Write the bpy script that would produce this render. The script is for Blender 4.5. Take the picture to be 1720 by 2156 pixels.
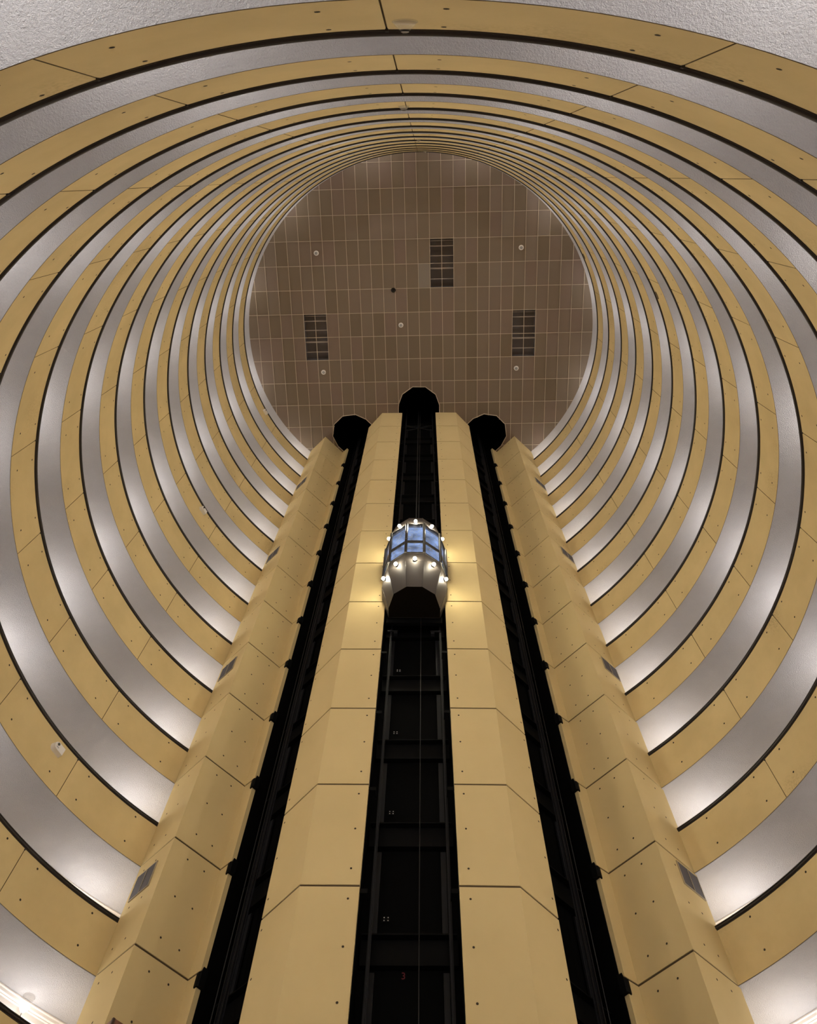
import bpy, math, random
from mathutils import Vector, Matrix, geometry
for _o in list(bpy.data.objects):
    bpy.data.objects.remove(_o)
random.seed(4)
sc = bpy.context.scene
COL = sc.collection
# ------------------------------------------------------------------ camera, world, exposure
EYE = 1.5                                    # the photographer stands on the lobby floor
cam_data = bpy.data.cameras.new('camera')
cam = bpy.data.objects.new('camera', cam_data)
COL.objects.link(cam)
cam_data.sensor_fit = 'AUTO'
cam_data.sensor_width = 36.0
cam_data.lens = 36.0 * 1562.99 / 2156.0
cam_data.shift_y = -216.1 / 2156.0
cam_data.clip_start = 0.05
cam_data.clip_end = 200
_X = (0.999811, 0.000734, 0.019431)
_U = (-0.005135, -0.953846, 0.300252)
_B = (0.018755, -0.300295, -0.953662)
cam.matrix_world = Matrix(((_X[0], _U[0], _B[0], 0.1702), (_X[1], _U[1], _B[1], -9.2112),
                           (_X[2], _U[2], _B[2], EYE), (0, 0, 0, 1)))
sc.camera = cam
world = bpy.data.worlds.new('world')
sc.world = world
world.use_nodes = True
world.node_tree.nodes['Background'].inputs[0].default_value = (0, 0, 0, 1)
world.node_tree.nodes['Background'].inputs[1].default_value = 0.0
sc.view_settings.view_transform = 'Standard'
sc.view_settings.look = 'None'
sc.view_settings.exposure = 1.25
sc.view_settings.gamma = 1.0
sc.view_settings.use_curve_mapping = False
try:
    sc.cycles.use_denoising = True
    sc.cycles.max_bounces = 8
    sc.cycles.diffuse_bounces = 5
except Exception:
    pass
SCONCE_W = 36.0                              # watts of one corridor wall light
SCONCE_COL = (0.99, 0.975, 1.0)
SCONCE_D = 1.2                              # drop of the lamp under the soffit
LAMP_E = 150.0                                # globes on the elevator car
# ------------------------------------------------------------------ dimensions
R = 10.5
H = 2.7483                                   # floor to floor
TH = math.radians


def YB(k):                                   # soffit and parapet bottom of level k
    return EYE + 6.335 + H * (k - 1)


def YT(k):                                   # parapet top of level k
    return YB(k) + 1.2454


def JF(k):                                   # joints of the middle tower panels
    return YB(k) + 0.12


CEIL = YB(15)
T0, T1 = TH(42.0), TH(318.8)                # the galleries run from wing to wing
JOINTS = [TH(60.0 + 15.12 * j) for j in range(17)]


def pt(r, th, z):
    return (r * math.sin(th), r * math.cos(th), z)


# ------------------------------------------------------------------ materials
def new_mat(name):
    m = bpy.data.materials.new(name)
    m.use_nodes = True
    nt = m.node_tree
    return m, nt, nt.nodes['Principled BSDF']


def plain(name, col, rough=0.6, metal=0.0, spec=0.5):
    m, nt, b = new_mat(name)
    b.inputs['Base Color'].default_value = (*col, 1)
    b.inputs['Roughness'].default_value = rough
    b.inputs['Metallic'].default_value = metal
    b.inputs['Specular IOR Level'].default_value = spec
    return m


def stucco(name, c1, c2, bump=0.25, scale=55.0, patch=0.9, rough=0.9, dist=0.01):
    m, nt, b = new_mat(name)
    N, L = nt.nodes, nt.links
    g = N.new('ShaderNodeNewGeometry')
    n1 = N.new('ShaderNodeTexNoise'); n1.inputs['Scale'].default_value = patch
    n1.inputs['Detail'].default_value = 5; n1.inputs['Roughness'].default_value = 0.6
    L.new(g.outputs['Position'], n1.inputs['Vector'])
    cr = N.new('ShaderNodeValToRGB')
    cr.color_ramp.elements[0].position = 0.36; cr.color_ramp.elements[0].color = (*c1, 1)
    cr.color_ramp.elements[1].position = 0.64; cr.color_ramp.elements[1].color = (*c2, 1)
    L.new(n1.outputs['Fac'], cr.inputs['Fac'])
    L.new(cr.outputs['Color'], b.inputs['Base Color'])
    n2 = N.new('ShaderNodeTexNoise'); n2.inputs['Scale'].default_value = scale
    n2.inputs['Detail'].default_value = 4; n2.inputs['Roughness'].default_value = 0.65
    L.new(g.outputs['Position'], n2.inputs['Vector'])
    bp = N.new('ShaderNodeBump'); bp.inputs['Strength'].default_value = bump
    bp.inputs['Distance'].default_value = dist
    L.new(n2.outputs['Fac'], bp.inputs['Height'])
    L.new(bp.outputs['Normal'], b.inputs['Normal'])
    b.inputs['Roughness'].default_value = rough
    b.inputs['Specular IOR Level'].default_value = 0.25
    return m


M_YEL = stucco('yellow_precast', (0.62, 0.478, 0.228), (0.685, 0.53, 0.255), 0.12, 40, 0.8)
def stain(m):
    nt = m.node_tree; N, L = nt.nodes, nt.links
    b = N['Principled BSDF']; src = b.inputs['Base Color'].links[0].from_socket
    g = N.new('ShaderNodeNewGeometry')
    a = N.new('ShaderNodeTexNoise'); a.inputs['Scale'].default_value = 0.33; a.inputs['Detail'].default_value = 3
    f = N.new('ShaderNodeTexNoise'); f.inputs['Scale'].default_value = 22; f.inputs['Detail'].default_value = 5
    L.new(g.outputs['Position'], a.inputs['Vector']); L.new(g.outputs['Position'], f.inputs['Vector'])
    r = N.new('ShaderNodeMapRange'); r.inputs[1].default_value = 0.60; r.inputs[2].default_value = 0.72
    L.new(a.outputs['Fac'], r.inputs[0])
    q = N.new('ShaderNodeMapRange'); q.inputs[1].default_value = 0.42; q.inputs[2].default_value = 0.62
    L.new(f.outputs['Fac'], q.inputs[0])
    mu = N.new('ShaderNodeMath'); mu.operation = 'MULTIPLY'
    L.new(r.outputs[0], mu.inputs[0]); L.new(q.outputs[0], mu.inputs[1])
    m2 = N.new('ShaderNodeMath'); m2.operation = 'MULTIPLY'; m2.inputs[1].default_value = 0.55
    L.new(mu.outputs[0], m2.inputs[0])
    mx = N.new('ShaderNodeMixRGB'); mx.inputs['Color2'].default_value = (0.36, 0.255, 0.11, 1)
    L.new(m2.outputs[0], mx.inputs['Fac']); L.new(src, mx.inputs['Color1'])
    L.new(mx.outputs[0], b.inputs['Base Color'])


stain(M_YEL)
M_TOW = stucco('yellow_tower_stucco', (0.59, 0.455, 0.218), (0.62, 0.48, 0.232), 0.05, 30, 0.5)
M_SOF = stucco('white_textured_plaster', (0.525, 0.512, 0.512), (0.57, 0.556, 0.556), 1.0, 44, 0.6, dist=0.04)
M_SEAL = plain('brown_sealant', (0.07, 0.042, 0.014), 0.9)
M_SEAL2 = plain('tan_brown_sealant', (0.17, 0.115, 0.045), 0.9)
M_HOLE = plain('dark_tie_hole', (0.035, 0.022, 0.008), 0.95)
M_RAIL = plain('dark_brown_painted_metal', (0.022, 0.016, 0.013), 0.42)
M_BLACK = plain('black_paint', (0.0012, 0.0011, 0.001), 0.8, spec=0.05)
M_FRAME = plain('black_steel', (0.0022, 0.0021, 0.002), 0.6, spec=0.08)
M_JAMB = plain('dark_grey_steel', (0.011, 0.011, 0.012), 0.5, spec=0.2)
M_CABLE = plain('steel_rope', (0.010, 0.009, 0.008), 0.5, 0.3)
M_WHITE = plain('white_plastic', (0.78, 0.74, 0.68), 0.45)
M_GREYP = plain('grey_plastic', (0.35, 0.34, 0.32), 0.5)
M_DARKP = plain('black_glass', (0.004, 0.004, 0.004), 0.2)
M_VENT = plain('grey_louver_metal', (0.07, 0.06, 0.058), 0.5)
M_VENTD = plain('dark_louver_gap', (0.035, 0.03, 0.03), 0.8)
M_BAR = plain('pale_ceiling_grid_metal', (0.55, 0.46, 0.34), 0.6)
M_CARPET = stucco('lobby_carpet', (0.10, 0.06, 0.035), (0.14, 0.085, 0.05), 0.2, 60, 1.5)
M_WALL = stucco('beige_corridor_wall', (0.70, 0.65, 0.58), (0.74, 0.69, 0.62), 0.1, 30, 0.7)
M_MOLD = plain('cream_molding_paint', (0.72, 0.67, 0.62), 0.5)
M_CAR = plain('bronze_grey_metal', (0.075, 0.064, 0.056), 0.55, 0.5)
M_CARF = plain('dark_bronze_frame', (0.045, 0.04, 0.035), 0.4, 0.5)
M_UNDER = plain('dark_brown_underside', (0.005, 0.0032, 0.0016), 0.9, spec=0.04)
M_RECESS = plain('dark_recess', (0.19, 0.165, 0.155), 0.9)
M_SLAT = plain('grey_strut', (0.34, 0.29, 0.25), 0.6)


def wood_mat():
    m, nt, b = new_mat('red_brown_wood')
    N, L = nt.nodes, nt.links
    w = N.new('ShaderNodeTexWave'); w.inputs['Scale'].default_value = 3.0
    w.inputs['Distortion'].default_value = 4.0
    tc = N.new('ShaderNodeTexCoord'); L.new(tc.outputs['Object'], w.inputs['Vector'])
    cr = N.new('ShaderNodeValToRGB')
    cr.color_ramp.elements[0].color = (0.17, 0.06, 0.03, 1)
    cr.color_ramp.elements[1].color = (0.26, 0.10, 0.055, 1)
    L.new(w.outputs['Fac'], cr.inputs['Fac']); L.new(cr.outputs['Color'], b.inputs['Base Color'])
    b.inputs['Roughness'].default_value = 0.3
    return m


M_WOOD = wood_mat()


def emis(name, col, s):
    m, nt, b = new_mat(name)
    b.inputs['Base Color'].default_value = (*col, 1)
    b.inputs['Emission Color'].default_value = (*col, 1)
    b.inputs['Emission Strength'].default_value = s
    return m


M_GLOBE = emis('lit_globe', (1.0, 0.93, 0.72), LAMP_E)
M_CABLIGHT = emis('cool_cab_light', (0.50, 0.66, 1.0), 0.30)
_nt = M_CABLIGHT.node_tree
_n = _nt.nodes.new('ShaderNodeTexNoise'); _n.inputs['Scale'].default_value = 6; _n.inputs['Detail'].default_value = 8
_r = _nt.nodes.new('ShaderNodeMapRange'); _r.inputs[1].default_value = 0.35; _r.inputs[2].default_value = 0.72
_r.inputs[3].default_value = 0.02; _r.inputs[4].default_value = 0.36
_nt.links.new(_n.outputs['Fac'], _r.inputs[0])
_nt.links.new(_r.outputs[0], _nt.nodes['Principled BSDF'].inputs['Emission Strength'])
M_SCONCE = emis('lit_frosted_glass', (1.0, 0.97, 0.95), 1.2)
M_RED = plain('red_number_paint', (0.12, 0.006, 0.012), 0.6)
M_CABIN = plain('pale_cabin_panel', (0.20, 0.235, 0.31), 0.3, 0.2)


def glass_mat():
    m, nt, b = new_mat('scuffed_cab_glass')
    N, L = nt.nodes, nt.links
    b.inputs['Base Color'].default_value = (0.8, 0.87, 1.0, 1)
    b.inputs['Roughness'].default_value = 0.08
    tr = N.new('ShaderNodeBsdfTransparent'); tr.inputs['Color'].default_value = (0.82, 0.88, 0.97, 1)
    g = N.new('ShaderNodeNewGeometry')
    n = N.new('ShaderNodeTexNoise'); n.inputs['Scale'].default_value = 7; n.inputs['Detail'].default_value = 8
    L.new(g.outputs['Position'], n.inputs['Vector'])
    cr = N.new('ShaderNodeValToRGB')
    cr.color_ramp.elements[0].position = 0.45; cr.color_ramp.elements[0].color = (0.06, 0.06, 0.06, 1)
    cr.color_ramp.elements[1].position = 0.75; cr.color_ramp.elements[1].color = (0.30, 0.30, 0.30, 1)
    L.new(n.outputs['Fac'], cr.inputs['Fac'])
    mx = N.new('ShaderNodeMixShader')
    L.new(cr.outputs['Color'], mx.inputs['Fac']); L.new(tr.outputs[0], mx.inputs[1]); L.new(b.outputs[0], mx.inputs[2])
    L.new(mx.outputs[0], nt.nodes['Material Output'].inputs['Surface'])
    return m


M_GLASS = glass_mat()


def clear_mat():
    m, nt, b = new_mat('clear_plastic_dome')
    N, L = nt.nodes, nt.links
    b.inputs['Base Color'].default_value = (0.9, 0.85, 0.72, 1)
    b.inputs['Roughness'].default_value = 0.15
    tr = N.new('ShaderNodeBsdfTransparent')
    mx = N.new('ShaderNodeMixShader'); mx.inputs['Fac'].default_value = 0.22
    L.new(tr.outputs[0], mx.inputs[1]); L.new(b.outputs[0], mx.inputs[2])
    L.new(mx.outputs[0], nt.nodes['Material Output'].inputs['Surface'])
    return m


M_CLEAR = clear_mat()
GP, GQ, GX0, GY0, GROT = 0.7067, 1.45, -0.03, 1.59, TH(1.4)   # ceiling grid pitch and phase


def ceil_mat():
    m, nt, b = new_mat('brown_grey_ceiling_tiles')
    N, L = nt.nodes, nt.links
    tc = N.new('ShaderNodeTexCoord')
    mp = N.new('ShaderNodeMapping'); mp.vector_type = 'POINT'
    mp.inputs['Location'].default_value = (-GX0 / GP, -GY0 / GQ, 0)
    mp.inputs['Scale'].default_value = (1 / GP, 1 / GQ, 0)
    L.new(tc.outputs['Object'], mp.inputs['Vector'])
    fl = N.new('ShaderNodeVectorMath'); fl.operation = 'FLOOR'
    L.new(mp.outputs[0], fl.inputs[0])
    wn = N.new('ShaderNodeTexWhiteNoise'); wn.noise_dimensions = '3D'
    L.new(fl.outputs[0], wn.inputs['Vector'])
    cr = N.new('ShaderNodeValToRGB')
    e = cr.color_ramp.elements
    e[0].position = 0.0; e[0].color = (0.170, 0.125, 0.078, 1)
    e[1].position = 1.0; e[1].color = (0.225, 0.178, 0.132, 1)
    for p, c in ((0.15, (0.190, 0.142, 0.092, 1)), (0.55, (0.205, 0.155, 0.108, 1)), (0.9, (0.21, 0.148, 0.11, 1))):
        q = e.new(p); q.color = c
    L.new(wn.outputs['Value'], cr.inputs['Fac'])
    L.new(cr.outputs['Color'], b.inputs['Base Color'])
    b.inputs['Roughness'].default_value = 0.7
    return m


M_CEIL = ceil_mat()
M_TILE2 = plain('pale_replacement_tile', (0.25, 0.21, 0.165), 0.7)


# ------------------------------------------------------------------ mesh helpers
class MB:
    def __init__(self):
        self.v = []; self.f = []; self.m = []

    def add(self, vs, fs, mi=0):
        o = len(self.v)
        self.v += [tuple(x) for x in vs]
        self.f += [tuple(i + o for i in f) for f in fs]
        self.m += [mi] * len(fs)
        return self

    def box(self, c, sx, sy, sz, ax=None, mi=0):
        """box centred at c; ax = (x axis, y axis, z axis)"""
        ax = ax or (Vector((1, 0, 0)), Vector((0, 1, 0)), Vector((0, 0, 1)))
        c = Vector(c)
        vs = [c + ax[0] * (sx / 2 * a) + ax[1] * (sy / 2 * b) + ax[2] * (sz / 2 * d)
              for d in (-1, 1) for b in (-1, 1) for a in (-1, 1)]
        return self.add(vs, [(0, 2, 3, 1), (4, 5, 7, 6), (0, 1, 5, 4), (2, 6, 7, 3), (0, 4, 6, 2), (1, 3, 7, 5)], mi)

    def lathe(self, c, axis, prof, n=20, mi=0, cap=True):
        """prof: list of (radius, distance along axis)"""
        a = Vector(axis).normalized()
        u = a.orthogonal().normalized(); w = a.cross(u)
        c = Vector(c); vs = []
        for r, d in prof:
            for i in range(n):
                t = 2 * math.pi * i / n
                vs.append(c + a * d + u * (r * math.cos(t)) + w * (r * math.sin(t)))
        fs = []
        for j in range(len(prof) - 1):
            for i in range(n):
                k = (i + 1) % n
                fs.append((j * n + i, j * n + k, (j + 1) * n + k, (j + 1) * n + i))
        if cap:
            fs.append(tuple(range(n - 1, -1, -1)))
            fs.append(tuple((len(prof) - 1) * n + i for i in range(n)))
        return self.add(vs, fs, mi)

    def tube(self, p, q, r, n=8, mi=0):
        d = Vector(q) - Vector(p)
        return self.lathe(p, d, [(r, 0), (r, d.length)], n, mi)

    def disc(self, c, nrm, r, n=10, mi=0, lift=0.003):
        a = Vector(nrm).normalized(); u = a.orthogonal().normalized(); w = a.cross(u)
        c = Vector(c) + a * lift
        vs = [c + u * (r * math.cos(2 * math.pi * i / n)) + w * (r * math.sin(2 * math.pi * i / n)) for i in range(n)]
        return self.add(vs, [tuple(range(n))], mi)

    def build(self, name, mats, parent=None, smooth=False):
        me = bpy.data.meshes.new(name)
        me.from_pydata(self.v, [], self.f)
        for m in (mats if isinstance(mats, (list, tuple)) else [mats]):
            me.materials.append(m)
        for p, i in zip(me.polygons, self.m):
            p.material_index = i
            p.use_smooth = smooth
        me.update()
        o = bpy.data.objects.new(name, me)
        COL.objects.link(o)
        if parent:
            o.parent = parent
            o.matrix_parent_inverse = parent.matrix_world.inverted()
        return o


def fix_normals(o):
    import bmesh
    bm = bmesh.new(); bm.from_mesh(o.data)
    bmesh.ops.recalc_face_normals(bm, faces=bm.faces)
    bm.to_mesh(o.data); bm.free()
    return o


def tag(o, label=None, cat=None, group=None, kind=None):
    if label: o['label'] = label
    if cat: o['category'] = cat
    if group: o['group'] = group
    if kind: o['kind'] = kind
    return o


def struct(o, label=None):
    return tag(o, label, None, None, 'structure')


def empty(name, loc, rz=0.0):
    o = bpy.data.objects.new(name, None)
    o.empty_display_size = 0.2
    o.location = loc; o.rotation_euler = (0, 0, rz)
    COL.objects.link(o)
    o.matrix_world = Matrix.Translation(Vector(loc)) @ Matrix.Rotation(rz, 4, 'Z')
    return o


def copy_tree(o, parent=None):
    c = o.copy(); COL.objects.link(c)
    if parent: c.parent = parent
    for ch in [x for x in COL.objects if x.parent == o]:
        copy_tree(ch, c)
    return c


def offset_line(P, d):
    """mitred offset of an open polyline to its left side"""
    out = []
    n = len(P)
    for i in range(n):
        ns = []
        if i > 0:
            e = (Vector(P[i]) - Vector(P[i - 1])).normalized(); ns.append(Vector((-e.y, e.x)))
        if i < n - 1:
            e = (Vector(P[i + 1]) - Vector(P[i])).normalized(); ns.append(Vector((-e.y, e.x)))
        if len(ns) == 1:
            m = ns[0]
        else:
            m = (ns[0] + ns[1]); m = m / (1 + ns[0].dot(ns[1]))
        out.append((P[i][0] + m.x * d, P[i][1] + m.y * d))
    return out


def prism(mb, poly, z0, z1, mi=0, cap0=True, cap1=True):
    n = len(poly)
    vs = [(x, y, z0) for x, y in poly] + [(x, y, z1) for x, y in poly]
    fs = [(i, (i + 1) % n, n + (i + 1) % n, n + i) for i in range(n)]
    if cap0: fs.append(tuple(range(n - 1, -1, -1)))
    if cap1: fs.append(tuple(range(n, 2 * n)))
    mb.add(vs, fs, mi)


# ------------------------------------------------------------------ plan of the elevator core
RW = [(4.652, 7.488), (4.973, 7.74), (6.043, 6.649), (7.188, 7.733), (7.72, 9.66)]
LW = [(-4.664, 7.552), (-4.973, 7.834), (-6.043, 6.768), (-7.017, 7.75), (-7.72, 9.66)]
RF = [(1.000, 5.097), (2.285, 5.093), (3.142, 5.984)]
LF = [(-1.108, 5.139), (-2.379, 5.154), (-3.254, 6.150)]
TOP = CEIL


def core_wall(name, line, joint_z, holes, label):
    """a storey-high precast wall folded along a plan line, with recessed joints at each floor"""
    left = line[0][0] > 0
    side = 1 if left else -1                        # the hidden side
    inner = offset_line(line, 0.13 * side)
    rec = offset_line(line, 0.02 * side)
    mb = MB()
    zs = [0.0] + [z for z in joint_z if 0.3 < z < TOP - 0.2] + [TOP]
    g = 0.026
    def ring(l):
        p = l + inner[::-1]
        return p if left else p[::-1]
    for a, b in zip(zs[:-1], zs[1:]):
        prism(mb, ring(line), a + (g if a > 0 else 0), b - (g if b < TOP else 0))
        if b < TOP:
            prism(mb, ring(rec), b - g, b + g, 1, False, False)
    for (seg, s, z) in holes:
        p, q = Vector(line[seg]), Vector(line[seg + 1])
        e = (q - p).normalized(); n = Vector((-e.y, e.x)) * (-side)
        if s < 0: s = (q - p).length + s
        c = p + e * s
        mb.disc((c.x, c.y, z), (n.x, n.y, 0), 0.026, 8, 2)
    o = mb.build(name, [M_TOW, M_SEAL, M_HOLE])
    return struct(o, label)


wh = []
for k in range(0, 15):
    for dz in (0.43, 1.43, 2.43):
        z = YB(k) + dz
        if 0.5 < z < TOP - 0.3:
            wh += [(1, -(1.08 if False else 0.0) + 0.43, z), (1, 0.97, z), (2, 0.60, z), (2, 1.08, z)]
core_wall('wall_right_wing', RW, [YB(k) for k in range(0, 15)], wh, 'yellow angled precast wall at the right of the shafts')
core_wall('wall_left_wing', LW, [YB(k) for k in range(0, 15)], wh, 'yellow angled precast wall at the left of the shafts')
fh = []
for k in range(-1, 15):
    for dz in (0.41, 1.44, 2.45):
        z = JF(k) + dz
        if 0.5 < z < TOP - 0.3:
            fh += [(0, 0.22, z), (1, -0.10, z)]
core_wall('wall_center_right', RF, [JF(k) for k in range(-1, 15)], fh, 'yellow tower wall right of the middle shaft')
core_wall('wall_center_left', LF, [JF(k) for k in range(-1, 15)], fh, 'yellow tower wall left of the middle shaft')


# ------------------------------------------------------------------ outer shell, floor, soffits
def arc_angles(a, b, n):
    return [a + (b - a) * i / n for i in range(n + 1)]


mb = MB()
N = 144
vs = [pt(12.31, 2 * math.pi * i / N, z) for z in (0, CEIL + 0.3) for i in range(N)]
mb.add(vs, [((i + 1) % N, i, N + i, N + (i + 1) % N) for i in range(N)])
struct(mb.build('wall_corridor_outer', M_WALL), 'curved outer corridor wall behind every gallery')
mb = MB()
mb.add([pt(12.31, 2 * math.pi * i / N, 0) for i in range(N)], [tuple(range(N - 1, -1, -1))])
struct(mb.build('floor', M_CARPET))

RS = (10.502, 12.31)


def slab(k):
    mb = MB(); n = 220
    zb, zt = YB(k) - 0.004, YB(k) + 0.2
    vs = []
    for i in range(n + 1):
        u = i / n
        th_i = T0 + (T1 - T0) * u
        th_o = TH(38.65) + (TH(360 - 38.65) - TH(38.65)) * u
        vs += [pt(RS[0], th_i, zb), pt(RS[1], th_o, zb), pt(RS[0] + 0.09, th_i, zt), pt(RS[1], th_o, zt)]
    fs = []; ms = []
    for i in range(n):
        a = 4 * i; b = a + 4
        mb.f += []
        fs.append(((a, b, b + 1, a + 1), 0)); fs.append(((a + 2, a + 3, b + 3, b + 2), 1)); fs.append(((a, a + 2, b + 2, b), 0))
    mb.v = vs
    mb.f = [f for f, _ in fs]; mb.m = [m for _, m in fs]
    o = mb.build('ceiling_gallery', [M_SOF, M_CARPET])
    return struct(o, 'white textured soffit under the gallery of level %d' % k)


for k in range(1, 16):
    slab(k)


# crown molding under the corridor ceilings
def molding(k, n_):
    prof = [(12.25, 0.0), (12.13, -0.004), (12.13, -0.03), (12.15, -0.05), (12.16, -0.10), (12.19, -0.12), (12.19, -0.14),
            (12.21, -0.16), (12.215, -0.26), (12.23, -0.28), (12.25, -0.285)]
    mb = MB(); n = 160
    A = arc_angles(TH(38.9), TH(321.1), n)
    vs = [pt(r + 0.06, a, YB(k) - 0.006 + d) for a in A for r, d in prof]
    m = len(prof)
    mb.add(vs, [(i * m + j, i * m + j + 1, (i + 1) * m + j + 1, (i + 1) * m + j) for i in range(n) for j in range(m - 1)])
    struct(mb.build('trim_%d' % n_, M_MOLD), 'cream crown molding along the top of a corridor wall')


for i, k in enumerate((1, 2, 3, 4, 5)):
    molding(k, i + 1)


# ------------------------------------------------------------------ balcony rings
def parapet(k):
    zb, zt = YB(k), YT(k)
    angs = []
    marks = [T0] + [j for j in JOINTS if T0 + 0.02 < j < T1 - 0.02] + [T1]
    e = 0.009 / R
    for a, b in zip(marks[:-1], marks[1:]):
        n = max(3, int(math.degrees(b - a) / 1.1))
        a2 = a + (e if a != T0 else 0); b2 = b - (e if b != T1 else 0)
        for i in range(n + 1):
            angs.append((a2 + (b2 - a2) * i / n, 0))
        if b != T1:
            angs += [(b - e * 0.9, 1), (b + e * 0.9, 1)]
    mb = MB(); vs = []
    for a, gr in angs:
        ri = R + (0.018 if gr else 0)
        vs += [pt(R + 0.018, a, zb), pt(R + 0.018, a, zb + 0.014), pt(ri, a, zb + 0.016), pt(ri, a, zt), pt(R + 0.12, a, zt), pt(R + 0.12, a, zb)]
    n = len(angs)
    fs = []; ms = []
    for i in range(n - 1):
        a = 6 * i; b = a + 6
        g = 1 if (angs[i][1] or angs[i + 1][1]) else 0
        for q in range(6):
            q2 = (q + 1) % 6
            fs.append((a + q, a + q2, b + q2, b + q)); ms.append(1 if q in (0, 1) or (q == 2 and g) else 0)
    fs += [(0, 5, 4, 3, 2, 1), tuple(6 * n - 6 + q for q in range(6))]; ms += [0, 0]
    mb.v = vs; mb.f = fs; mb.m = ms
    for j in JOINTS + [TH(60 - 15.12), TH(60 + 15.12 * 17)]:
        for s in (-1, 1):
            th = j + s * TH(2.85)
            if T0 + 0.01 < th < T1 - 0.01:
                for d in (0.137, 0.90):
                    c = pt(R, th, zt - d)
                    mb.disc(c, (-math.sin(th), -math.cos(th), 0), 0.027, 8, 2)
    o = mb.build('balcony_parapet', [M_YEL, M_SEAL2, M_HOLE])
    # hand rail: a shadow gap, a rounded bar and a thin cap
    prof = [(10.515, 0.001), (10.485, 0.001), (10.485, 0.018), (10.462, 0.022), (10.452, 0.034), (10.452, 0.052), (10.460, 0.060),
            (10.474, 0.062), (10.474, 0.070), (10.456, 0.072), (10.456, 0.092), (10.63, 0.094), (10.635, 0.001)]
    rb = MB(); A = arc_angles(T0, T1, 240); m = len(prof)
    rb.add([pt(r, a, zt + d) for a in A for r, d in prof],
           [(i * m + j, (i + 1) * m + j, (i + 1) * m + (j + 1) % m, i * m + (j + 1) % m) for i in range(240) for j in range(m)])
    rb.add([pt(r, a, zt + d) for a in (T0, T1) for r, d in prof], [tuple(range(m)), tuple(range(2 * m - 1, m - 1, -1))])
    for j in JOINTS:                                  # small dark splice plates at the panel joints
        if T0 + 0.02 < j < T1 - 0.02:
            th = j
            rb.box(pt(R - 0.008, th, zt - 0.012), 0.03, 0.03, 0.05,
                   (Vector((math.cos(th), -math.sin(th), 0)), Vector((math.sin(th), math.cos(th), 0)), Vector((0, 0, 1))))
    rb.build('hand_rail', M_RAIL, o)
    ORD = ['lowest', 'second', 'third', 'fourth', 'fifth', 'sixth', 'seventh', 'eighth', 'ninth', 'tenth', 'eleventh', 'twelfth', 'thirteenth', 'topmost']
    if k == 1: lab = 'yellow balcony ring with dark rail, lowest of all, arching over the top edge'
    elif k == 14: lab = 'yellow balcony ring with dark rail, topmost, just under the tiled ceiling'
    else: lab = 'yellow balcony ring with dark rail, %s counted up from the lowest ring' % ORD[k - 1]
    tag(o, lab, 'balcony', 'balcony rings around the atrium')
    return o


for k in range(1, 15):
    parapet(k)

# ------------------------------------------------------------------ tiled ceiling with its openings
ca, sa_ = math.cos(GROT), math.sin(GROT)


def to_loc(x, y):
    return (x * ca - y * sa_, x * sa_ + y * ca)


def from_loc(x, y):
    return (x * ca + y * sa_, -x * sa_ + y * ca)


POD = [(-1.28, 0.0), (-1.28, -0.52), (-1.03, -1.22), (-0.39, -1.70), (0.39, -1.70), (1.03, -1.22), (1.28, -0.52), (1.28, 0.0)]


def pod_plan(ox, oy, ang, s=1.0):
    c, s_ = math.cos(ang), math.sin(ang)
    return [(ox + x * s * c - y * s * s_, oy + x * s * s_ + y * s * c) for x, y in POD]


PODS = [pod_plan(-0.05, 5.13, 0), pod_plan(3.93, 6.78, TH(45)), pod_plan(-3.96, 6.86, TH(-45))]


def hole_plan(ox, oy, ang):                    # pit plus the shaft behind it
    c, s_ = math.cos(ang), math.sin(ang)
    pts = POD + [(1.07, 0.004), (1.07, 0.82), (-1.07, 0.82), (-1.07, 0.004)]
    return [(ox + x * c - y * s_, oy + x * s_ + y * c) for x, y in pts]


HOLES = [hole_plan(-0.05, 5.13, 0), hole_plan(3.93, 6.78, TH(45)), hole_plan(-3.96, 6.86, TH(-45))]
OPEN = [(GX0 - 10 * GP, GY0 - 2 * GQ), (GX0 + 1 * GP, GY0 - 5 * GQ), (GX0 + 8 * GP, GY0 - 2 * GQ)]   # local corners, 2 x 2 tiles
verts = []; edges = []


def loop(pts):
    o = len(verts)
    verts.extend(Vector(p) for p in pts)
    edges.extend((o + i, o + (i + 1) % len(pts)) for i in range(len(pts)))


loop([to_loc(*pt(RS[0] + 0.02, 2 * math.pi * i / 160, 0)[:2]) for i in range(160)])
for p in HOLES:
    loop([to_loc(*q) for q in p])
for (x, y) in OPEN:
    loop([(x, y), (x + 2 * GP, y), (x + 2 * GP, y + 2 * GQ), (x, y + 2 * GQ)])
res = geometry.delaunay_2d_cdt(verts, edges, [], 0, 1e-5)
V2, F2 = res[0], res[2]


def inside(p, poly):
    c = False; n = len(poly)
    for i in range(n):
        x1, y1 = poly[i]; x2, y2 = poly[i - 1]
        if (y1 > p[1]) != (y2 > p[1]) and p[0] < (x2 - x1) * (p[1] - y1) / (y2 - y1) + x1:
            c = not c
    return c


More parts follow.
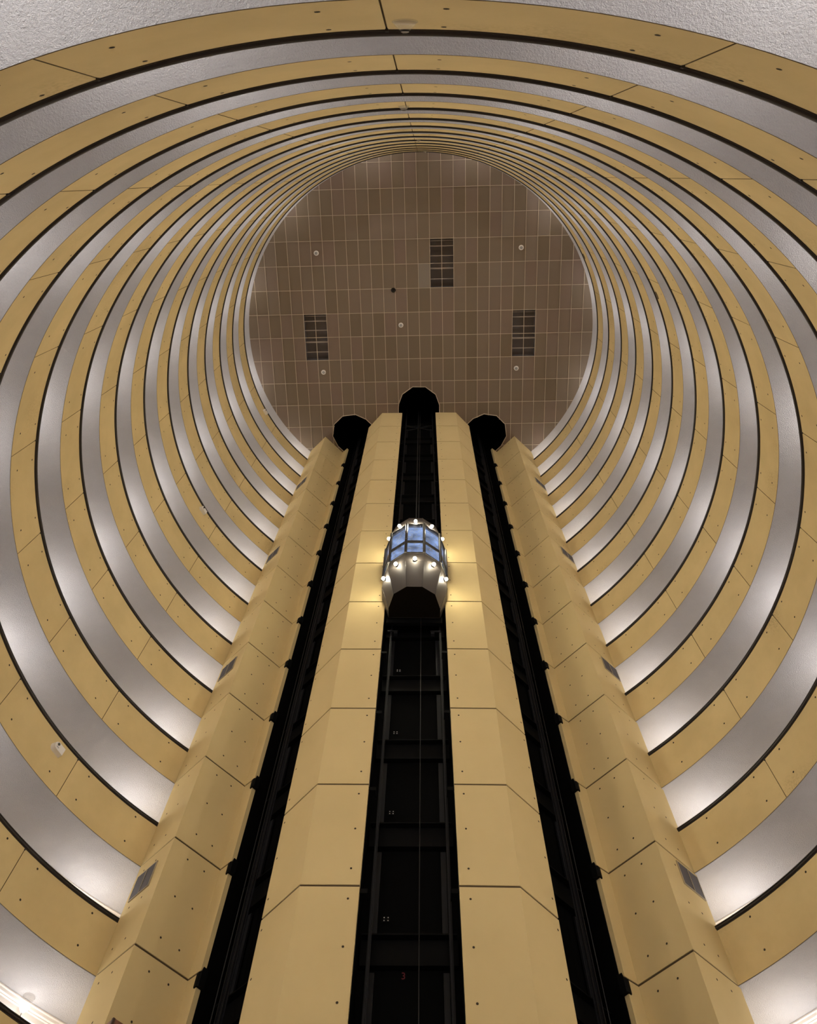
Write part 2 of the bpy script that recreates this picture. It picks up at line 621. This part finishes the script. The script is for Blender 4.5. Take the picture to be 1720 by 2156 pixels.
PODL = [[to_loc(*q) for q in p] for p in HOLES]
OPL = [[(x, y), (x + 2 * GP, y), (x + 2 * GP, y + 2 * GQ), (x, y + 2 * GQ)] for x, y in OPEN]
mb = MB(); mb.v = [(v.x, v.y, 0) for v in V2]
for f in F2:
    c = ((V2[f[0]].x + V2[f[1]].x + V2[f[2]].x) / 3, (V2[f[0]].y + V2[f[1]].y + V2[f[2]].y) / 3)
    if math.hypot(*c) < RS[0] + 0.02 and not any(inside(c, p) for p in PODL + OPL):
        mb.f.append(tuple(reversed(f))); mb.m.append(0)
ceil = mb.build('ceiling', M_CEIL)
ceil.location = (0, 0, CEIL); ceil.rotation_euler = (0, 0, -GROT)
struct(ceil, 'brown grey tiled ceiling closing the atrium')

# raised grid bars
mb = MB(); BW = 0.029; zc_ = -0.012
RR_ = 10.5


def clip_segments(fixed, vertical):
    """intervals of one grid line inside the circle and outside the elevator openings"""
    h = math.sqrt(max(0, RR_ ** 2 - fixed ** 2)) if abs(fixed) < RR_ else 0
    if h < 0.1: return []
    n = 420; out = []; start = None
    for i in range(n + 1):
        t = -h + 2 * h * i / n
        p = (fixed, t) if vertical else (t, fixed)
        ok = not any(inside(p, q) for q in PODL)
        if ok and start is None: start = t
        if (not ok or i == n) and start is not None:
            out.append((start, t)); start = None
    return out


for i in range(-16, 17):
    x = GX0 + i * GP
    for a, b in clip_segments(x, True):
        mb.box((x, (a + b) / 2, zc_), BW, b - a, 0.018)
for j in range(-9, 9):
    y = GY0 + j * GQ
    for a, b in clip_segments(y, False):
        mb.box(((a + b) / 2, y, zc_ - 0.002), b - a, BW, 0.018)
gb = mb.build('ceiling_trim', M_BAR)
gb.location = (0, 0, CEIL); gb.rotation_euler = (0, 0, -GROT)
struct(gb, 'pale metal grid bars of the tiled ceiling')

# pale replacement tile
tl = MB(); tl.box((GX0 + 0.5 * GP, GY0 - 3.5 * GQ, -0.004), GP - 0.03, GQ - 0.03, 0.006)
o = tl.build('ceiling_tile', M_TILE2)
o.location = (0, 0, CEIL); o.rotation_euler = (0, 0, -GROT)
tag(o, 'pale grey ceiling tile replaced beside the dark opening farthest from the shafts', 'ceiling tile')

# the three dark openings
labs = ['dark open ceiling bay with struts, at the left of the tiled ceiling',
        'dark reddish open ceiling bay, farthest of the three from the elevator shafts',
        'dark open ceiling bay with struts, at the right of the tiled ceiling']
for (x, y), lab in zip(OPEN, labs):
    cx, cy = x + GP, y + GQ
    wx, wy = from_loc(cx, cy)
    root = empty('ceiling_vent_bay', (wx, wy, CEIL), -GROT)
    hx, hy, d = GP, GQ, 0.7
    m = MB()
    v = [(-hx, -hy, 0), (hx, -hy, 0), (hx, hy, 0), (-hx, hy, 0), (-hx, -hy, d), (hx, -hy, d), (hx, hy, d), (-hx, hy, d)]
    m.add(v, [(0, 4, 5, 1), (1, 5, 6, 2), (2, 6, 7, 3), (3, 7, 4, 0), (4, 7, 6, 5)])
    b = m.build('recess', M_RECESS); b.parent = root
    for yy, w in ((-0.99, 0.05), (-0.42, 0.05), (0.32, 0.09), (0.95, 0.05), (-1.3, 0.03)):
        m = MB(); m.box((0, yy, 0.16), 2 * hx - 0.02, w, 0.05)
        s = m.build('strut', M_SLAT); s.parent = root
    tag(root, lab, 'ceiling opening', 'dark openings in the tiled ceiling')

# smoke detectors under the ceiling
det = [(-6.19, -4.82, 'white round ceiling detector, left one of the pair nearer the balcony side'),
       (5.95, -5.16, 'white round ceiling detector, right one of the pair nearer the balcony side'),
       (-1.17, -0.50, 'white round ceiling detector near the middle of the tiled ceiling'),
       (-6.01, 2.49, 'white round ceiling detector just below the left dark bay'),
       (5.97, 2.18, 'white round ceiling detector just below the right dark bay')]
for x, y, lab in det:
    root = empty('smoke_detector', (x, y, CEIL - 0.02))
    b = MB().lathe((0, 0, 0), (0, 0, -1), [(0.15, 0), (0.15, 0.03), (0.12, 0.06)], 20).build('base', M_WHITE); b.parent = root
    b = MB().lathe((0, 0, -0.06), (0, 0, -1), [(0.09, 0), (0.08, 0.05), (0.03, 0.07)], 20).build('sensor', M_GREYP); b.parent = root
    tag(root, lab, 'smoke detector', 'round detectors on the tiled ceiling')
b = MB().lathe((-1.62, -2.63, CEIL - 0.02), (0, 0, -1), [(0.15, 0), (0.14, 0.06), (0.10, 0.12), (0.03, 0.15)], 20).build('dome_camera', M_DARKP)
tag(b, 'small black dome hanging from the tiled ceiling on a grid line', 'dome camera')


# elevator overrun pits in the ceiling, with a pale rim
def pit(poly, name, lab):
    m = MB()
    n = len(poly)
    # the pit walls (normals inwards) and lid
    vs = [(x, y, CEIL - 0.0) for x, y in poly] + [(x, y, CEIL + 3.2) for x, y in poly]
    m.add(vs, [((i + 1) % n, i, n + i, n + (i + 1) % n) for i in range(n - 1)] + [tuple(range(n, 2 * n))])
    struct(m.build(name, M_BLACK), lab)
    r = MB()
    c = Vector((sum(p[0] for p in poly) / n, sum(p[1] for p in poly) / n))
    for i in range(n - 1):
        a, b = Vector(poly[i]), Vector(poly[i + 1])
        e = (b - a); l = e.length; e.normalize(); nn = Vector((-e.y, e.x))
        mid = (a + b) / 2
        if (mid - c).dot(nn) < 0: nn = -nn
        r.box((mid.x + nn.x * 0.02, mid.y + nn.y * 0.02, CEIL - 0.015), l + 0.05, 0.04, 0.05,
              (Vector((e.x, e.y, 0)), Vector((nn.x, nn.y, 0)), Vector((0, 0, 1))))
    struct(r.build('trim_' + name[5:], M_BAR), 'pale rim of ' + lab)


pit(PODS[0], 'wall_pit_middle', 'black faceted pit above the middle elevator shaft')
pit(PODS[1], 'wall_pit_right', 'black faceted pit above the right elevator shaft')
pit(PODS[2], 'wall_pit_left', 'black faceted pit above the left elevator shaft')


# ------------------------------------------------------------------ elevator shafts
def local(ox, oy, ang):
    c, s = math.cos(ang), math.sin(ang)
    def f(x, y, z):                                 # x along the opening, y into the shaft
        return (ox + x * c - y * s, oy + x * s + y * c, z)
    ax = (Vector((c, s, 0)), Vector((-s, c, 0)), Vector((0, 0, 1)))
    return f, ax


def shaft(name, ox, oy, ang, hw, where, x0=0.02):
    f, ax = local(ox, oy, ang)
    D = 0.80
    m = MB()
    p = [f(-hw, 0.128, 0)[:2], f(-hw, D, 0)[:2], f(hw, D, 0)[:2], f(hw, 0.128, 0)[:2]]
    for a, b in zip(p[:-1], p[1:]):
        m.add([(a[0], a[1], 0), (b[0], b[1], 0), (b[0], b[1], CEIL + 3.2), (a[0], a[1], CEIL + 3.2)], [(0, 1, 2, 3)])
    struct(m.build('wall_' + name, M_BLACK), 'black back and sides of the %s elevator shaft' % where)
    root = empty('shaft_frame', (ox, oy, 0), ang)
    I = root.matrix_world
    # beams and door sills on the back at every floor
    for k in range(-1, 15):
        z = YB(k) + 1.93
        if z < 0.5: continue
        b = MB(); b.box((0, 0.72, z), 2 * hw - 0.1, 0.14, 0.52)
        b.box((0, 0.60, z + 0.27), 2 * hw - 0.14, 0.2, 0.03)
        q = b.build('cross_beam', M_FRAME); q.parent = root
    for s in (-1, 1):
        for k in range(0, 14):
            z0, z1_ = YB(k) + 2.25, YB(k + 1) + 1.60
            b = MB(); b.box((s * (hw - 0.30), 0.74, (z0 + z1_) / 2), 0.12, 0.05, z1_ - z0 - 0.05)
            q = b.build('door_jamb', M_JAMB); q.parent = root
    tag(root, 'black steel framing on the back of the %s elevator shaft' % where, 'shaft framing')
    return f, ax, root


fM, axM, rootM = shaft('shaft_middle', -0.054, 5.118, TH(-2.0) + TH(0.86), 1.045, 'middle')
fR, axR, rootR = shaft('shaft_right', 3.897, 6.736, TH(44.9), 1.05, 'right')
fL, axL, rootL = shaft('shaft_left', -3.959, 6.851, TH(-44.9), 1.0, 'left')


def guide_rail(f, ax, x, y, lab, grp, w=0.075):
    m = MB()
    c = Vector(f(x, y, 0))
    # a T section: flange and blade
    zt = CEIL + 2.5
    m.box((c.x, c.y, zt / 2), w, 0.018, zt, ax)
    c2 = Vector(f(x, y - 0.035, 0))
    m.box((c2.x, c2.y, zt / 2), 0.018, 0.06, zt, ax)
    o = m.build('guide_rail', M_JAMB)
    return tag(o, lab, 'guide rail', grp)


def rope(f, x, y, z0, z1_, r, lab, grp=None):
    a, b = f(x, y, z0), f(x, y, z1_)
    o = MB().tube(a, b, r, 8).build('hoist_rope', M_CABLE, smooth=True)
    return tag(o, lab, 'rope', grp)


guide_rail(fM, axM, -0.80, 0.42, 'dark guide rail in the middle shaft, left of the car', 'guide rails of the middle shaft')
guide_rail(fM, axM, 0.85, 0.42, 'dark guide rail in the middle shaft, right of the car', 'guide rails of the middle shaft')
for f, ax, nm, sg in ((fR, axR, 'right', 1), (fL, axL, 'left', -1)):
    guide_rail(f, ax, sg * 0.20, 0.34, 'grey guide rail running up the %s shaft, inner one of its pair' % nm, 'guide rails of the %s shaft' % nm, 0.07)
    guide_rail(f, ax, sg * 0.36, 0.34, 'grey guide rail running up the %s shaft, outer one of its pair' % nm, 'guide rails of the %s shaft' % nm, 0.07)
    rope(f, sg * 0.56, 0.30, 0.5, CEIL + 2.5, 0.012, 'thin steel rope running up the %s shaft' % nm)

# floor stops and brackets at the edges of the side shafts
def clip_bracket(corner, ax2, z, lab, grp, name='steel_bracket', size=(0.16, 0.20, 0.30)):
    m = MB()
    c = Vector((corner[0], corner[1], z))
    u = Vector((ax2[0][0], ax2[0][1], 0)).normalized(); w = Vector((ax2[1][0], ax2[1][1], 0)).normalized()
    up = Vector((0, 0, 1))
    hx, hy, hz = size
    # an angle hooked round the wall edge, chamfered at the lip, with a small pointed ear on top
    pr = [(-0.09, -0.01), (-0.03, -0.045), (0.05, -0.045), (0.075, -0.006), (-0.006, -0.006), (-0.006, 0.14), (-0.09, 0.14)]
    bot = [c + u * a + w * b for a, b in pr]
    vs = [p + up * (-hz / 2) for p in bot] + [p + up * (hz / 2) for p in bot]
    n = len(pr)
    m.add(vs, [(i, (i + 1) % n, n + (i + 1) % n, n + i) for i in range(n)] + [tuple(range(n - 1, -1, -1)), tuple(range(n, 2 * n))])
    e0, e1 = c + u * -0.09 + up * hz / 2, c + u * -0.01 + up * hz / 2
    m.add([e0, e1, e0 + w * 0.14, e1 + w * 0.14, e0 + up * 0.10, e0 + w * 0.14 + up * 0.10],
          [(0, 1, 4), (2, 5, 3), (0, 4, 5, 2), (1, 3, 5, 4), (0, 2, 3, 1)])
    o = fix_normals(m.build(name, M_FRAME))
    return tag(o, lab, 'bracket', grp)


names = {1: 'first', 2: 'second', 3: 'third', 4: 'fourth', 5: 'fifth', 6: 'sixth', 7: 'seventh', 8: 'eighth', 9: 'ninth', 10: 'tenth',
         11: 'eleventh', 12: 'twelfth', 13: 'thirteenth', 14: 'fourteenth'}
for k in range(2, 15):
    for corner, u, w, nm in ((RW[0], (0.707, 0.707), (-0.707, 0.707), 'right'), (LW[0], (-0.707, 0.707), (0.707, 0.707), 'left')):
        clip_bracket(corner, (u, w), YB(k) - 0.20,
                     'black steel bracket on the %s wing wall edge, level with %s ring' % (nm, names[k]),
                     'black brackets on the %s wing wall' % nm)
for k in range(2, 15):
    for x, s, nm in ((LF[0][0], 1, 'left'), (RF[0][0], -1, 'right')):
        y = LF[0][1] if s > 0 else RF[0][1]
        m = MB(); z = JF(k) - 0.05
        m.box((x + s * 0.09, y + 0.09, z), 0.18, 0.02, 0.10); m.box((x + s * 0.17, y + 0.2, z), 0.02, 0.24, 0.10)
        o = m.build('wall_tie', M_FRAME)
        tag(o, 'small black angle tie, %s edge of middle shaft, level with %s ring' % (nm, names[k]), 'tie',
            'angle ties along the middle shaft')

# rivet clusters, one beside the middle shaft's back at each floor
for k in range(2, 8):
    root = empty('bolt_plate', fM(-0.50, 0.62, YB(k) + 2.62), TH(-1.1))
    b = MB().box((0, 0.02, 0), 0.16, 0.02, 0.12).build('plate', M_FRAME); b.parent = root
    for dx in (-0.042, 0.042):
        for dz in (-0.032, 0.032):
            q = MB().lathe((dx, 0.01, dz), (0, -1, 0), [(0.012, 0), (0.009, 0.01)], 8).build('bolt', M_WHITE); q.parent = b
    tag(root, 'four white bolts in the middle shaft, level with the %s ring' % names[k], 'bolts',
        'bolt plates in the middle shaft')

# red floor number on the back of the middle shaft
cu = bpy.data.curves.new('three', 'FONT'); cu.body = '3'; cu.size = 0.19; cu.extrude = 0.003
cu.align_x = 'CENTER'; cu.align_y = 'CENTER'
t = bpy.data.objects.new('tmp_text', cu); COL.objects.link(t)
dg = bpy.context.evaluated_depsgraph_get()
me = bpy.data.meshes.new_from_object(t.evaluated_get(dg))
bpy.data.objects.remove(t)
me.materials.clear(); me.materials.append(M_RED)
o = bpy.data.objects.new('floor_number', me); COL.objects.link(o)
o.location = fM(-0.11, 0.785, 10.64 + EYE); o.rotation_euler = (math.pi / 2, 0, 0)
tag(o, 'small dim red figure 3 painted on the black back of the middle shaft', 'number')
# cross brace near the top of the middle shaft
m = MB()
for a, b in (((-0.74, 43.4), (0.80, 42.5)), ((-0.74, 42.5), (0.80, 43.4))):
    p, q = Vector(fM(a[0], 0.40, a[1] + EYE)), Vector(fM(b[0], 0.40, b[1] + EYE))
    m.tube(p, q, 0.03, 6)
o = m.build('cross_brace', M_JAMB)
tag(o, 'dark crossed steel brace high in the middle shaft above the car', 'brace')
rope(fM, 0.21, 0.10, 0.5, 23.6, 0.010, 'thin steel rope hanging in the middle shaft under the car')


# ------------------------------------------------------------------ elevator car
CX = -0.07
CAR = empty('elevator_car', (CX, 5.2, 22.05 + EYE))
W_ = [(-1.15, 5.20), (-1.15, 4.65), (-0.92, 3.98), (-0.33, 3.56), (0.33, 3.56), (0.92, 3.98), (1.15, 4.65), (1.15, 5.20)]
BOT = [(-0.88, 5.20), (-0.88, 4.84), (-0.70, 4.28), (-0.265, 3.99), (0.265, 3.99), (0.70, 4.28), (0.88, 4.84), (0.88, 5.20)]
TP = [(-0.93, 5.20), (-0.93, 4.80), (-0.75, 4.22), (-0.27, 3.90), (0.27, 3.90), (0.75, 4.22), (0.93, 4.80), (0.93, 5.20)]


def cl(p, z):
    return (p[0], p[1] - 5.2, z - 22.05)


def band(name, A, za, B, zb_, mat, close=True):
    m = MB(); n = len(A)
    m.add([cl(p, za) for p in A] + [cl(p, zb_) for p in B], [(i, i + 1, n + i + 1, n + i) for i in range(n - 1)])
    if close: m.add([cl(A[-1], za), cl(A[0], za), cl(B[0], zb_), cl(B[-1], zb_)], [(0, 1, 2, 3)])
    o = m.build(name, mat); o.parent = CAR
    return o


band('lower_skirt', BOT, 22.05, W_, 23.05, M_CAR)
band('apron', W_, 23.05, W_, 23.60, M_CAR)
band('roof_skirt', W_, 25.86, TP, 27.10, M_CAR)
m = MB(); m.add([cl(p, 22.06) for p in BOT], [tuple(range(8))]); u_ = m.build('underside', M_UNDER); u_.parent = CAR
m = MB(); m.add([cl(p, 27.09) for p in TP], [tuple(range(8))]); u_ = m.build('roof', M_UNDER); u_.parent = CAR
# seams between the facets
for i in range(1, 7):
    for a_, b_ in ((cl(BOT[i], 22.05), cl(W_[i], 23.05)), (cl(W_[i], 25.86), cl(TP[i], 27.1))):
        o = MB().tube(a_, b_, 0.010, 6).build('seam', M_CARF); o.parent = CAR
# posts, mid rails, glazing
fr = MB()
for i in range(1, 7):
    p = W_[i]
    fr.lathe(cl(p, 23.6), (0, 0, 1), [(0.055, 0), (0.055, 2.27)], 6)
for i in range(1, 6):
    a, b = Vector(cl(W_[i], 0)), Vector(cl(W_[i + 1], 0))
    e = (b - a); l = e.length; e.normalize(); nn = Vector((e.y, -e.x, 0))
    for z, hh in ((24.46, 0.13), (25.84, 0.07), (23.62, 0.06)):
        c = (a + b) / 2 + nn * (-0.01); c.z = z - 22.05
        fr.box(c, l, 0.05, hh, (e, nn, Vector((0, 0, 1))))
o = fix_normals(fr.build('window_frame', M_CARF)); o.parent = CAR
for i in range(1, 6):
    a, b = Vector(cl(W_[i], 0)), Vector(cl(W_[i + 1], 0))
    e = (b - a); l = e.length; e.normalize(); nn = Vector((e.y, -e.x, 0))
    for z0, z1_ in ((23.65, 24.395), (24.525, 25.805)):
        m = MB(); c = (a + b) / 2 - nn * 0.012; c.z = (z0 + z1_) / 2 - 22.05
        m.box(c, l - 0.10, 0.012, z1_ - z0, (e, nn, Vector((0, 0, 1))))
        o = m.build('window_pane', M_GLASS); o.parent = CAR
# sides behind the glass and cabin lining
m = MB()
m.box((0, -0.02, 2.66), 2.26, 0.04, 2.3); m.box((-1.14, -0.27, 2.66), 0.03, 0.54, 2.3); m.box((1.14, -0.27, 2.66), 0.03, 0.54, 2.3)
o = m.build('cabin_lining', M_CABIN); o.parent = CAR
m = MB(); m.add([(p[0] * 0.97, (p[1] - 5.2) * 0.97, 25.80 - 22.05) for p in W_], [tuple(range(8))])
o = m.build('cabin_ceiling', M_CABIN); o.parent = CAR
m = MB(); m.add([(p[0] * 0.93, (p[1] - 5.2) * 0.93 - 0.02, 25.77 - 22.05) for p in W_], [tuple(range(8))])
o = m.build('cabin_light', M_CABLIGHT); o.parent = CAR
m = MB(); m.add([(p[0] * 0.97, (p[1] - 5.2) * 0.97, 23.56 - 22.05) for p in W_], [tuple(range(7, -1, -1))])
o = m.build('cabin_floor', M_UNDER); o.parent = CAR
for i in range(1, 6):
    a, b = W_[i], W_[i + 1]
    mx_, my_ = (a[0] + b[0]) / 2, (a[1] + b[1]) / 2
    e = Vector((b[0] - a[0], b[1] - a[1], 0)).normalized(); nn = Vector((e.y, -e.x, 0))
    for z, k_ in ((23.08, 0.0), (26.12, 0.06)):
        c = Vector(cl((mx_, my_), z)) - nn * (k_ - 0.0)
        l = MB().lathe(c, nn, [(0.07, -0.02), (0.07, 0.03)], 14)
        lb = l.build('lamp_base', M_CARF); lb.parent = CAR
        g = MB()
        c2 = c + nn * 0.07
        g.lathe(c2, nn, [(0.062 * math.sin(math.pi * j / 8), -0.062 * math.cos(math.pi * j / 8)) for j in range(1, 8)], 14)
        o2 = g.build('globe_lamp', M_GLOBE, smooth=True); o2.parent = lb
# sling behind the car and guide shoes under it
m = MB(); m.box((0, 0.12, 2.4), 1.9, 0.12, 5.2); o = m.build('sling', M_FRAME); o.parent = CAR
for s in (-1, 1):
    m = MB(); m.box((s * 0.72, 0.16, -0.55), 0.34, 0.05, 0.03); m.box((s * 0.62, 0.16, -0.70), 0.12, 0.1, 0.12)
    o = m.build('guide_shoe', M_JAMB); o.parent = CAR
tag(CAR, 'faceted glass elevator car ringed with lit round lamps in the middle shaft', 'elevator')
rope(fM, -0.03, 0.20, 28.70, CEIL + 2.4, 0.03, 'steel hoist rope above the lit elevator car, left one of the two', 'hoist ropes above the car')
rope(fM, 0.08, 0.20, 28.70, CEIL + 2.4, 0.02, 'steel hoist rope above the lit elevator car, right one of the two', 'hoist ropes above the car')


# ------------------------------------------------------------------ louvered vents on the wing walls
def vent(line, s0, s1, z0, z1_, lab):
    p, q = Vector(line[2]), Vector(line[3])
    e2 = (q - p).normalized()
    side = 1 if line[0][0] > 0 else -1
    n2 = Vector((-e2.y, e2.x)) * (-side)
    e = Vector((e2.x, e2.y, 0)); n = Vector((n2.x, n2.y, 0)); up = Vector((0, 0, 1))
    c2 = p + e2 * ((s0 + s1) / 2)
    root = empty('wall_vent', (c2.x, c2.y, (z0 + z1_) / 2))
    w, h = s1 - s0, z1_ - z0
    m = MB(); m.box((0, 0, 0) + Vector() if False else n * 0.004, w, 0.006, h, (e, n, up)); b = m.build('back_plate', M_VENTD); b.parent = root
    m = MB()
    nl = 14
    for i in range(nl):
        z = -h / 2 + h * (i + 0.5) / nl
        m.box(n * 0.016 + up * z, w - 0.03, 0.022, h / nl * 0.55, (e, (n * 0.8 + up * -0.6).normalized(), (up * 0.8 + n * 0.6).normalized()))
    b = m.build('louver', M_VENT); b.parent = root
    m = MB()
    for a in (-1, 1):
        m.box(n * 0.015 + e * (a * w / 2), 0.022, 0.03, h + 0.022, (e, n, up))
        m.box(n * 0.015 + up * (a * h / 2), w, 0.03, 0.022, (e, n, up))
    m.box(n * 0.02, 0.016, 0.03, h, (e, n, up))
    b = m.build('frame', plain('vent_frame_paint', (0.36, 0.29, 0.18), 0.5)); b.parent = root
    tag(root, lab, 'vent', 'louvered vents on the wing walls')


for k, nm in ((4, 'lowest'), (7, 'second from the bottom'), (10, 'third from the bottom'), (13, 'topmost')):
    vent(RW, 0.72, 1.50, YB(k) - 0.76, YB(k) - 0.14, 'grey louvered vent on the right wing wall, %s of its four' % nm)
    vent(LW, 0.45, 1.22, YB(k) - 1.10, YB(k) - 0.44, 'grey louvered vent on the left wing wall, %s of its four' % nm)


# ------------------------------------------------------------------ fire detectors on the balcony faces
def frame_at(thd, z):
    th = TH(thd)
    return pt(R, th, z), Vector((-math.sin(th), -math.cos(th), 0)), Vector((math.cos(th), -math.sin(th), 0))


def beam_head(thd, k, d, lab, s=1.0):
    p, n, t = frame_at(thd, YT(k) - d)
    root = empty('beam_detector', p)
    up = Vector((0, 0, 1))
    # round-ended white housing, drawn out sideways
    prof = []
    for i in range(13):
        a = math.pi / 2 + math.pi * i / 12
        prof.append((0.09 * s * math.cos(a) - 0.06 * s, 0.09 * s * math.sin(a)))
    prof += [(0.15 * s, -0.09 * s), (0.15 * s, 0.09 * s)]
    tilt = lambda x, y: t * (x) + up * (y)
    m = MB(); nn = len(prof)
    lo = [tilt(x, y) + n * 0.0 for x, y in prof]; hi = [tilt(x * 0.92, y * 0.92) + n * 0.11 * s for x, y in prof]
    m.add(lo + hi, [(i, (i + 1) % nn, nn + (i + 1) % nn, nn + i) for i in range(nn)] + [tuple(range(nn, 2 * nn))])
    hs = fix_normals(m.build('housing', M_WHITE)); hs.parent = root
    b = MB().lathe(t * (-0.06 * s) + up * (0.035 * s) + n * 0.105 * s, n, [(0.03 * s, 0), (0.03 * s, 0.02)], 14).build('lens', M_DARKP); b.parent = hs
    m = MB(); m.box(t * (-0.05 * s) + up * (-0.03 * s) + n * 0.112 * s, 0.07 * s, 0.012, 0.015, (t, n, up))
    b = m.build('latch', M_GREYP); b.parent = root
    tag(root, lab, 'detector', 'white beam detectors on the balcony faces')


beam_head(-61.95, 4, 0.34, 'white beam detector on the fourth balcony ring, stained patch around it', 1.25)
beam_head(-63.5, 9, 0.27, 'white beam detector on the ninth balcony ring, left of the shafts', 1.25)
beam_head(-64.3, 14, 0.33, 'white beam detector on the topmost balcony ring, left of the shafts', 1.25)


def cone_head(thd, k, d, lab):
    p, n, t = frame_at(thd, YT(k) - d)
    root = empty('beam_reflector', p)
    b = MB().lathe((0, 0, 0), n, [(0.115, 0), (0.115, 0.008), (0.108, 0.012)], 24).build('rim', M_CLEAR); b.parent = root
    b = MB().lathe(n * 0.012, n, [(0.105, 0), (0.085, 0.025), (0.052, 0.055), (0.045, 0.06)], 24).build('dome', M_CLEAR, smooth=True); b.parent = root
    b = MB().lathe(n * 0.073, n, [(0.042, 0), (0.028, 0.004), (0.028, 0.009), (0.038, 0.012)], 16).build('sensor', M_RAIL); b.parent = root
    b = MB().lathe(n * 0.086, n, [(0.036, 0), (0.024, 0.008)], 16).build('nose', M_CLEAR); b.parent = root
    tag(root, lab, 'detector', 'clear domed detectors over the lobby side')


cone_head(180.0, 1, 0.37, 'clear domed detector on the lowest balcony ring, opposite the shafts')
cone_head(-178.8, 4, 0.36, 'clear domed detector on the fourth balcony ring, opposite the shafts')
cone_head(-179.9, 9, 0.32, 'clear domed detector on the ninth balcony ring, opposite the shafts')
cone_head(178.7, 14, 0.22, 'clear domed detector on the topmost balcony ring, opposite the shafts')


def oval_plate(thd, k, d, lab):
    p, n, t = frame_at(thd, YT(k) - d)
    m = MB(); up = Vector((0, 0, 1)); N_ = 20
    pr = [t * (0.17 * math.cos(2 * math.pi * i / N_)) + n * 0.004 + up * (0.075 * math.sin(2 * math.pi * i / N_)) for i in range(N_)]
    m.add([Vector(p) + q for q in pr] + [Vector(p) + q * 0.9 + n * 0.03 for q in pr],
          [(i, (i + 1) % N_, N_ + (i + 1) % N_, N_ + i) for i in range(N_)] + [tuple(range(N_, 2 * N_))])
    o = fix_normals(m.build('oval_cover', plain('brown_cover', (0.16, 0.11, 0.06), 0.6)))
    tag(o, lab, 'cover plate', 'oval covers on the balcony faces')


oval_plate(116.7, 9, 0.19, 'brown oval cover on the ninth balcony ring, right side')
oval_plate(117.5, 14, 0.30, 'brown oval cover on the topmost balcony ring, right side')

# ------------------------------------------------------------------ wooden casing by the left wing (only its top corner shows)
u = Vector((0.707, 0.707, 0)); w = Vector((0.707, -0.707, 0))
base = Vector((LW[2][0], LW[2][1], 0))
zt = 10.187 + EYE
root = empty('wooden_casing', base + u * 0.5 + w * 0.166)
m = MB(); m.box(u * 0.0 + w * 0.0 + Vector((0, 0, zt / 2)), 1.0, 0.32, zt, (u, -w, Vector((0, 0, 1))))
b = m.build('casing_panel', M_WOOD); b.parent = root
m = MB(); m.box(u * -0.5 + w * 0.16 + Vector((0, 0, zt / 2)), 0.05, 0.05, zt - 0.02, (u, -w, Vector((0, 0, 1))))
b = m.build('corner_bead', plain('dark_wood_bead', (0.05, 0.018, 0.008), 0.5)); b.parent = root
tag(root, 'red-brown wooden casing standing against the left wing wall, only its top corner in view', 'wood casing')


# ------------------------------------------------------------------ corridor wall lights and an added lobby fill row
def sconce(thd, k, lab):
    th = TH(thd)
    p = pt(12.2, th, YB(k) - 0.62)
    root = empty('wall_sconce', p, -th)
    # local -y points to the atrium
    b = MB().box((0, 0.0, 0.0), 0.12, 0.05, 0.42).build('back_plate', M_WHITE); b.parent = root
    m = MB().tube((0, -0.02, 0.1), (0, -0.13, 0.1), 0.015, 8); m.tube((0, -0.13, 0.1), (0, -0.13, 0.34), 0.012, 8)
    b = m.build('arm', M_GREYP); b.parent = root
    b = MB().lathe((0, -0.13, 0.28), (0, 0, 1), [(0.02, 0), (0.06, 0.03), (0.11, 0.10), (0.12, 0.12)], 18, cap=False).build('glass_shade', M_SCONCE, smooth=True); b.parent = root
    b = MB().lathe((0, -0.13, 0.33), (0, 0, 1), [(0.012, 0), (0.03, 0.03), (0.012, 0.08)], 10).build('bulb', M_SCONCE, smooth=True); b.parent = root
    tag(root, lab, 'wall light', 'corridor wall lights')
    return root


sconce(-45.6, 3, 'white glass wall light on the corridor wall, behind the second ring at the lower left')
lamp = bpy.data.lights.new('corridor_and_fill_light', 'POINT')
lamp.energy = SCONCE_W
lamp.color = SCONCE_COL
lamp.shadow_soft_size = 0.10
lamp_end = lamp.copy(); lamp_end.energy = SCONCE_W * 0.88
for k in range(0, 16):                        # row 0 adds unseen fill lamps at lobby height to brighten the lowest ring
    for j in range(10):
        th = 45.0 + 30.0 * j
        if k == 3 and j == 9: th = -45.6
        o = bpy.data.objects.new('corridor_and_fill_light', lamp_end if j in (0, 9) else lamp)
        o.location = pt(12.0, TH(th), YB(k) - SCONCE_D)
        COL.objects.link(o)
